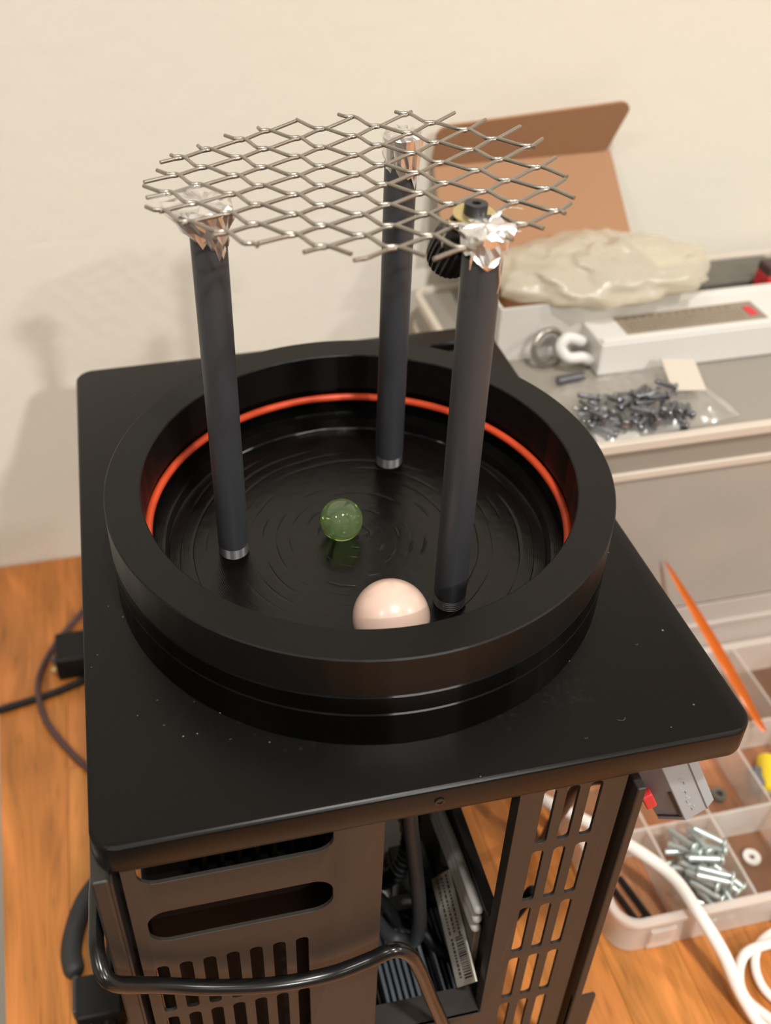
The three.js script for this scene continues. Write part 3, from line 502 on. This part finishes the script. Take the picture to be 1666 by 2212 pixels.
{ // other small parts in the compartments
  const ring = (r0, r1, h) => creased(lathe([[r0, 0], [r1, 0], [r1, h], [r0, h], [r0, 0]], 28), 0.5), y = TABLE + 0.0013;
  const put = (name, g, m, x, z, label, cat, ry = 0, dy = 0) => { const o = solo(name, g, m, label, cat); o.position.set(x, y + dy, z); o.rotation.y = ry; return o; };
  put('washer', ring(0.0016, 0.0047, 0.0016), M.offWhite, 0.2195, 0.0487, 'pale round plastic washer alone on the compartment floor beside the screws', 'washer');
  put('nut', ring(0.002, 0.0042, 0.003).rotateY(0.3), M.darkGrey, 0.2215, 0.0095, 'dark round nut in the compartment behind the pale washer', 'nut');
  put('terminal_block', merge([rbox(-0.011, 0.011, 0, 0.006, -0.004, 0.004, 0.001), rbox(-0.009, 0.009, 0.006, 0.008, -0.002, 0.002, 0.0006)]), M.greyPlastic, 0.2175, 0.0265, 'grey plastic strip lying against the divider behind the pale washer', 'connector', 0.1);
  put('terminal_block', merge([rbox(-0.008, 0.008, 0, 0.008, -0.0045, 0.0045, 0.001), rbox(-0.006, 0.006, 0.008, 0.01, -0.0025, 0.0025, 0.0006)]), M.greyPlasticDark, 0.2465, 0.007, 'dark grey block standing in the compartment next to the yellow connector', 'connector', 1.2);
  put('black_clip', merge([rbox(-0.0135, 0.0135, 0, 0.004, -0.0048, -0.0022, 0.001), rbox(-0.0135, 0.0135, 0, 0.004, 0.0022, 0.0048, 0.001), rbox(0.0095, 0.0135, 0, 0.004, -0.0048, 0.0048, 0.001)]), M.rubber, 0.1425, 0.059, 'flat black U-shaped clip in the corner compartment of the organizer', 'clip', -1.35);
  const ct = thing('crimp_connector', 'yellow plastic crimp connector with a bare metal ring in the clear organizer', 'connector', [0.2535, y + 0.0062, 0.006]); ct.rotation.y = 1.1;
  part(ct, 'sleeve', creased(lathe([[0.0025, -0.012], [0.005, -0.012], [0.0058, -0.01], [0.0058, 0.004], [0.004, 0.011], [0.0022, 0.0125], [0.0022, -0.01]], 24), 0.5).rotateZ(Math.PI / 2), M.yellow);
  part(ct, 'ring_lug', new THREE.TorusGeometry(0.0042, 0.0011, 8, 24).rotateX(Math.PI / 2).translate(-0.0165, 0, 0), M.steel, 'bare metal ring lug');
  const cells = [[0.252, -0.042, 0]];
  const kinds = [['spring_washer', ring(0.003, 0.0052, 0.002), M.darkZinc, 'washer', 'dark steel washer in the pile beside the orange strip', 'washers in the organizer'], ['spacer', ring(0.0015, 0.0032, 0.007), M.offWhite, 'spacer', 'short pale tubular spacer in the organizer', 'pale spacers in the organizer'], ['hex_nut', creased(new THREE.LatheGeometry([[0.0016, 0], [0.0036, 0], [0.0036, 0.0026], [0.0016, 0.0026], [0.0016, 0]].map((p) => new THREE.Vector2(...p)), 6), 0.3), M.zinc, 'nut', 'small zinc hex nut in the organizer', 'hex nuts in the organizer'], ['copper_terminal', merge([ring(0.0016, 0.0036, 0.001), rbox(0.003, 0.011, 0, 0.002, -0.0016, 0.0016, 0.0004)]), M.brass, 'terminal', 'small brass ring terminal in the organizer', 'brass terminals in the organizer']];
  for (const [cx, cz, k] of cells) { const [nm, g, m, cat, lb, gr] = kinds[k]; for (let i = 0; i < 6; i++) { const o = solo(nm, g, m, lb, cat, gr); o.position.set(cx + ((i % 3) - 1) * 0.0092 + rr(-0.0008, 0.0008), y, cz + (Math.floor(i / 3) - 0.5) * 0.014 + rr(-0.001, 0.001)); o.rotation.y = rr(0, 6); } }
}
// orange strip leaning out of the organizer
{
  const a = V(0.2543, -0.2215, -0.009), b = V(0.2086, -0.139, -0.0772), n = 40, pos = [], idx = [];
  const dir = b.clone().sub(a).normalize(), side = V(0.78, 0.1, 0.4).addScaledVector(dir, -V(0.78, 0.1, 0.4).dot(dir)).normalize(), nor = dir.clone().cross(side).normalize();
  for (let k = 0; k <= n; k++) { const s = k / n, w = 0.0034 * Math.pow(Math.sin(Math.PI * Math.min(0.999, 0.06 + 0.94 * s) ), 0.55) * (1 - 0.25 * s), p = a.clone().lerp(b, s).addScaledVector(nor, 0.004 * Math.sin(Math.PI * s)); for (const [e, h] of [[-1, 0], [0, 0.0012], [1, 0]]) { const q = p.clone().addScaledVector(side, e * w).addScaledVector(nor, h + 0.0003 * Math.sin(k * 0.9)); pos.push(q.x, q.y, q.z); } if (k) for (const c of [0, 1]) { const i = 3 * k + c; idx.push(i - 3, i - 2, i, i - 2, i + 1, i); } }
  const g = new THREE.BufferGeometry(); g.setAttribute('position', new THREE.Float32BufferAttribute(pos, 3)); g.setIndex(idx); const under = g.clone(); under.translate(-nor.x * 0.0004, -nor.y * 0.0004, -nor.z * 0.0004); under.setIndex(idx.slice().reverse());
  const both = merge([planarUV(g, 'x', 'y', 10), planarUV(under, 'x', 'y', 10)].map((q) => { q.computeVertexNormals(); return q; }));
  solo('plastic_strip', both, M.tape, 'narrow pointed strip of translucent orange plastic leaning out of the organizer', 'strip');
}

// white cords
cord('white_cable', [[0.11, -0.2466, -0.045], [0.1085, -0.24, -0.02], [0.112, -0.221, 0.008], [0.125, -0.2155, 0.026], [0.1428, -0.2155, 0.0455], [0.156, -0.2155, 0.0655], [0.1597, -0.2155, 0.086], [0.1655, -0.224, 0.103], [0.171, -0.2385, 0.119], [0.178, -0.246, 0.134], [0.195, -0.2466, 0.15], [0.23, -0.2466, 0.17], [0.28, -0.2466, 0.19]], 0.0033, M.whiteCord, 'thick white cord draped over the edge of the clear organizer onto the table', 'cord', null, 110);
cord('white_cable', [[0.262, -0.2466, 0.058 + 0.036], [0.234, -0.2466, 0.0885], [0.2096, -0.2466, 0.0892], [0.196, -0.2466, 0.0945], [0.1885, -0.2466, 0.104], [0.187, -0.2466, 0.1145], [0.192, -0.2466, 0.124], [0.205, -0.2466, 0.133], [0.235, -0.2466, 0.147], [0.27, -0.2466, 0.156]], 0.0022, M.whiteCord, 'thinner white cord forming the open loop nearest the organizer', 'cord', null, 90);
cord('white_cable', [[0.262, -0.2424, 0.125], [0.235, -0.2424, 0.106], [0.2135, -0.2422, 0.0985], [0.1985, -0.2422, 0.0965], [0.1842, -0.2424, 0.099], [0.1762, -0.243, 0.108], [0.1742, -0.2435, 0.117], [0.177, -0.2405, 0.127], [0.186, -0.2402, 0.139]], 0.0025, M.whiteCord, 'white cord of the second loop that joins the thick cord', 'cord', null, 90);

// grey storage box and the clear tray under it, behind the organizer
const SX0 = 0.1062, SX1 = 0.5, SZ0 = -0.268, SZ1 = -0.0785, ST = -0.05;
{
  const t = thing('clear_tray', 'shallow clear plastic tray under the grey storage box, showing the wood through it', 'tray', [0, TABLE, 0]);
  const wsh = roundRect(new THREE.Shape(), SX0, -SZ1, SX1, -SZ0, 0.01); wsh.holes.push(roundRect(new THREE.Path(), SX0 + 0.0016, -SZ1 + 0.0016, SX1 - 0.0016, -SZ0 - 0.0016, 0.0085));
  part(t, 'side_wall', extrude(wsh, 0.0655, 0, 8).rotateX(-Math.PI / 2).translate(0, 0.0002, 0), M.clear);
  part(t, 'tray_rib', merge([rbox(SX0 + 0.01, SX1 - 0.01, 0.0475, 0.0505, SZ1 + 0.0001, SZ1 + 0.0018, 0.0006), rbox(SX0 + 0.01, SX1 - 0.01, 0.0225, 0.0245, SZ1 + 0.0001, SZ1 + 0.0012, 0.0006)]), M.clear);
  const u = thing('storage_box', 'grey translucent plastic storage box with a pale lipped lid standing against the wall', 'box', [0, TABLE + 0.0662, 0]);
  const B = (y) => y - (TABLE + 0.0662);
  const spk = dataTex(256, 256, (q, v, x, y) => { const n = 0.5 + 0.5 * N3(x / 60, y / 40, 3) + 0.12 * N3(x / 3, y / 3, 9); const k = Math.max(0, Math.min(1, n)); return [172 - 14 * k, 163 - 8 * k, 152 - 2 * k]; }, true); spk.repeat.set(1, 1);
  const mb = std(lin(1, 1, 1), 0.5, { map: spk });
  const body = roundRect(new THREE.Shape(), SX0 + 0.002, -SZ1 + 0.002, SX1 - 0.002, -SZ0 - 0.002, 0.01);
  part(u, 'body', planarUV(extrude(body, B(-0.0745), 0, 8).rotateX(-Math.PI / 2), 'x', 'y', 5), mb);
  part(u, 'flange', extrude(roundRect(new THREE.Shape(), SX0, -SZ1, SX1, -SZ0, 0.012), 0.0035, 0.0008, 8).rotateX(-Math.PI / 2).translate(0, B(-0.0745), 0), M.storageLip, 'pale flange under the lid');
  part(u, 'lid', merge([extrude(roundRect(new THREE.Shape(), SX0 + 0.0015, -SZ1 + 0.0015, SX1 - 0.0015, -SZ0 - 0.0015, 0.011), 0.0185, 0.0004, 8).rotateX(-Math.PI / 2).translate(0, B(-0.0705), 0)]), M.storage);
  const lip = roundRect(new THREE.Shape(), SX0, -SZ1 - 0.0015, SX1, -SZ0, 0.012); lip.holes.push(roundRect(new THREE.Path(), SX0 + 0.0045, -SZ1 + 0.0035, SX1 - 0.0045, -SZ0 - 0.0045, 0.008));
  part(u, 'lid_lip', extrude(lip, 0.0045, 0.0008, 8).rotateX(-Math.PI / 2).translate(0, B(-0.0535), 0), M.storageLip, 'pale raised lip around the lid');
}
const TOP = ST - 0.0014; // top of the lid inside its lip
// open mailer carton
{
  const X0 = 0.1305, X1 = 0.241, ZF = -0.1715, ZB = -0.2425, H = 0.0352, w = 0.0016;
  const t = thing('mailer_carton', 'open white mailer carton with brown inside, its lid tilted back to the wall', 'carton', [0, TOP, 0]);
  const two = (g, brown) => { const q = g; return q; };
  const side = (inner, faces) => [0, 1, 2, 3, 4, 5].map((i) => faces.includes(i) ? M.kraft : M.carton); // box faces: +x -x +y -y +z -z
  part(t, 'bottom', box(X0, X1, 0.0002, w, ZB, ZF), side(0, [2]));
  part(t, 'front_wall', box(X0, X1, w, H, ZF - w, ZF), side(0, [5]));
  part(t, 'back_wall', box(X0, X1, w, H, ZB, ZB + w), side(0, [4]));
  part(t, 'side_wall', box(X0, X0 + w, w, H, ZB + w, ZF - w), side(0, [0]));
  part(t, 'side_wall', box(X1 - w, X1, w, H, ZB + w, ZF - w), side(0, [1]));
  const lidL = 0.0575, lid = part(t, 'lid', planarUV(box(-0.0592, 0.0592, 0, lidL, -w / 2, w / 2), 'x', 'y', 4), side(0, [4, 0, 1, 2])); lid.position.set(0.1782, H, ZB + 0.001); lid.rotation.set(-0.66, 0, 0); lid.rotation.order = 'YXZ';
  { const p = lid.geometry.attributes.position; for (let i = 0; i < p.count; i++) if (p.getX(i) > 0) p.setX(i, p.getY(i) < lidL / 2 ? 0.0645 : 0.0578); }
  const fs = new THREE.Shape(), r = 0.008; fs.moveTo(-0.059, 0); fs.lineTo(0.057, 0); fs.lineTo(0.0615, 0.038 - r); fs.absarc(0.0615 - r, 0.038 - r, r, 0, Math.PI / 2); fs.lineTo(-0.059 + r, 0.034); fs.absarc(-0.059 + r, 0.034 - r, r, Math.PI / 2, Math.PI); fs.lineTo(-0.059, 0);
  const flap = part(t, 'tuck_flap', extrude(fs, w).translate(0, 0, -w / 2), M.kraft); flap.position.set(0.1762, H + lidL * Math.cos(0.66), ZB + 0.0015 - lidL * Math.sin(0.66)); flap.rotation.set(0.42, 0, 0.03);
}
// crumpled wrap in the carton
function crumple(g, amp, f, sd) { const p = g.attributes.position; for (let i = 0; i < p.count; i++) { const x = p.getX(i), y = p.getY(i), z = p.getZ(i), n = N3(x * f + sd, y * f, z * f) + 0.5 * N3(x * f * 2.3, y * f * 2.3 + sd, z * f * 2.3); const l = Math.hypot(x, y, z) || 1; p.setXYZ(i, x + x / l * amp * n, y + y / l * amp * n, z + z / l * amp * n); } g.computeVertexNormals(); return g; }
{
  const g = crumple(new THREE.SphereGeometry(1, 80, 56).scale(0.068, 0.0175, 0.037), 0.007, 55, 3);
  { const p = g.attributes.position; for (let i = 0; i < p.count; i++) p.setY(i, Math.max(p.getY(i), -0.0038 + 0.0004 * N3(p.getX(i) * 200, 1, p.getZ(i) * 200))); crumple(g, 0.0012, 170, 9); for (let i = 0; i < p.count; i++) p.setY(i, Math.max(p.getY(i), -0.0042)); g.computeVertexNormals(); }
  const o = solo('plastic_wrap', planarUV(g, 'x', 'z', 10), M.wrap, 'crumpled whitish plastic wrap bulging out of the open carton', 'wrap'); o.position.set(0.199, -0.0116, -0.196);
}
// white power adapter with a printed panel
{
  const X0 = 0.1815, X1 = 0.33, Z0 = -0.189, Z1 = -0.1443, H = 0.0216;
  const t = thing('power_adapter', 'long white power adapter box with a grey printed panel on its top', 'power adapter', [0, TOP, 0]);
  part(t, 'housing', rbox(X0, X1, 0.0002, H, Z0, Z1, 0.0016, 3), M.white);
  const tex = canvasTex(1024, 256, (c, w, h) => {
    c.fillStyle = '#8f8273'; c.fillRect(0, 0, w, h); c.fillStyle = '#5d5142'; let s = 3;
    for (let k = 0; k < 13; k++) { c.fillRect(60 + k * 62, 34, 34, 26); c.fillStyle = '#a08a5c'; c.fillRect(68 + k * 62, 40, 14, 12); c.fillStyle = '#5d5142'; }
    for (let l = 0; l < 4; l++) for (let x = 50; x < 860;) { s = (s * 57 + 11) % 103; const a = 8 + s % 34; c.fillRect(x, 92 + l * 36, a, 12); x += a + 12 + s % 9; }
  });
  const pg = box(0.2, 0.288, H - 0.0002, H + 0.0003, -0.172, -0.151); planarUV(pg, 'x', 'z', 1); { const uv = pg.attributes.uv; for (let i = 0; i < uv.count; i++) uv.setXY(i, (uv.getX(i) - 0.2) / 0.088, 1 - (uv.getY(i) + 0.172) / 0.021); }
  part(t, 'printed_panel', pg, std(lin(1, 1, 1), 0.5, { map: tex }), 'grey panel with rows of fine print');
  part(t, 'red_mark', rbox(0.279, 0.2845, H + 0.0003, H + 0.0007, -0.166, -0.156, 0.0002, 1), M.red, 'small red mark');
  for (const z of [Z0 + 0.003, Z1 - 0.003]) part(t, 'edge_rail', rbox(X0 + 0.001, X1 - 0.001, H - 0.0005, H + 0.0014, z - 0.0026, z + 0.0026, 0.0008), M.white);
}
{
  const t = thing('dark_lid_box', 'low dark grey box behind the white power adapter', 'box', [0.307, TOP, -0.222]);
  part(t, 'body', rbox(-0.04, 0.03, 0.0002, 0.013, -0.014, 0.014, 0.001), M.darkGrey);
  part(t, 'lid', rbox(-0.041, 0.031, 0.013, 0.016, -0.015, 0.015, 0.001), M.darkGrey);
  const s = thing('black_battery', 'dark block with a red band standing behind the far end of the white adapter', 'battery', [0.3255, TOP, -0.198]);
  part(s, 'body', rbox(-0.014, 0.014, 0.0002, 0.031, -0.0072, 0.0068, 0.0015), M.brownCord);
  part(s, 'red_end', rbox(-0.0143, 0.0143, 0.013, 0.025, -0.0068, 0.0072, 0.0008), M.red, 'red band');
}
// cable end of the adapter, metal ring, small cylinder
solo('metal_ring', new THREE.TorusGeometry(0.0102, 0.0018, 10, 40).rotateY(0.25).rotateX(-0.25).translate(0.158, TOP + 0.0121, -0.163), M.steel, 'brownish steel ring standing on the storage box beside the white adapter', 'ring');
cord('white_cable_coil', [[0.179, -0.0405, -0.166], [0.174, -0.0335, -0.157], [0.1655, -0.0305, -0.1565], [0.1618, -0.035, -0.155], [0.1655, -0.0405, -0.152], [0.174, -0.041, -0.151], [0.179, -0.0445, -0.153]], 0.0033, M.white, 'short thick white cable curl at the end of the white adapter', 'cable');
solo('steel_pin', cyl(0.0028, 0.016, 16).rotateZ(Math.PI / 2).rotateY(0.1).translate(0.1645, TOP + 0.0029, -0.1425), M.darkZinc, 'short shiny steel pin lying in front of the steel ring', 'pin');
// zip bag of dark screws
{
  const gx = 56, gz = 38, W = 0.1, D = 0.058, mk = (topSide) => {
    const g = new THREE.PlaneGeometry(W, D, gx, gz).rotateX(-Math.PI / 2), p = g.attributes.position;
    for (let i = 0; i < p.count; i++) { const x = p.getX(i), z = p.getZ(i), u = 1 - Math.pow(Math.abs(2 * x / W), 4), v = 1 - Math.pow(Math.abs(2 * z / D), 4), e = Math.max(0, u * v); p.setY(i, topSide ? 0.0012 + e * (0.0085 + 0.004 * N3(x * 70, z * 70, 1) + 0.0026 * N3(x * 190, z * 150, 5)) + (1 - e) * 0.002 * N3(x * 90, z * 90, 7) : 0.0005); }
    g.computeVertexNormals(); return g;
  };
  const t = thing('zip_bag', 'clear crumpled zip bag of dark screws lying on the storage box lid', 'bag', [0.187, TOP, -0.1125]); t.rotation.y = 0.14;
  part(t, 'film', merge([mk(true), mk(false)]), M.film);
  part(t, 'zip_strip', rbox(0.0455, 0.0485, 0.0015, 0.0028, -0.026, 0.026, 0.0005), M.film);
  part(t, 'label_patch', crumple(new RoundedBoxGeometry(0.019, 0.0012, 0.027, 8, 0.0005), 0.0022, 90, 2).rotateY(-0.35).rotateX(0.12).translate(0.034, 0.0115, -0.003), M.storageLip, 'beige patch on the bag');
  pile(makeScrew('dark_screw', 'shiny dark steel screw inside the clear zip bag', 'screw', 'screws in the zip bag', 0.011, 0.0014, M.darkZinc), 62, 0.011, 0.0014, () => [rr(0.156, 0.206), rr(-0.114, -0.0885), rr(0, 3.1)], TOP + 0.0006, 0.2);
}
solo('paper_card', rbox(-0.012, 0.012, 0, 0.0012, -0.0045, 0.0045, 0.0003, 1).rotateX(0.16).rotateY(-0.08).translate(0.1665, TOP + 0.0011, -0.0845), M.carton, 'small pale card strip lying in front of the zip bag', 'card');

// ---------------------------------------------------------------- shadows everywhere
scene.traverse((o) => { if (o.isMesh) { o.castShadow = true; o.receiveShadow = true; } if (o.isLight) { o.castShadow = true; o.shadow.mapSize.set(1024, 1024); o.shadow.bias = -0.0005; } });
renderer.render(scene, camera);
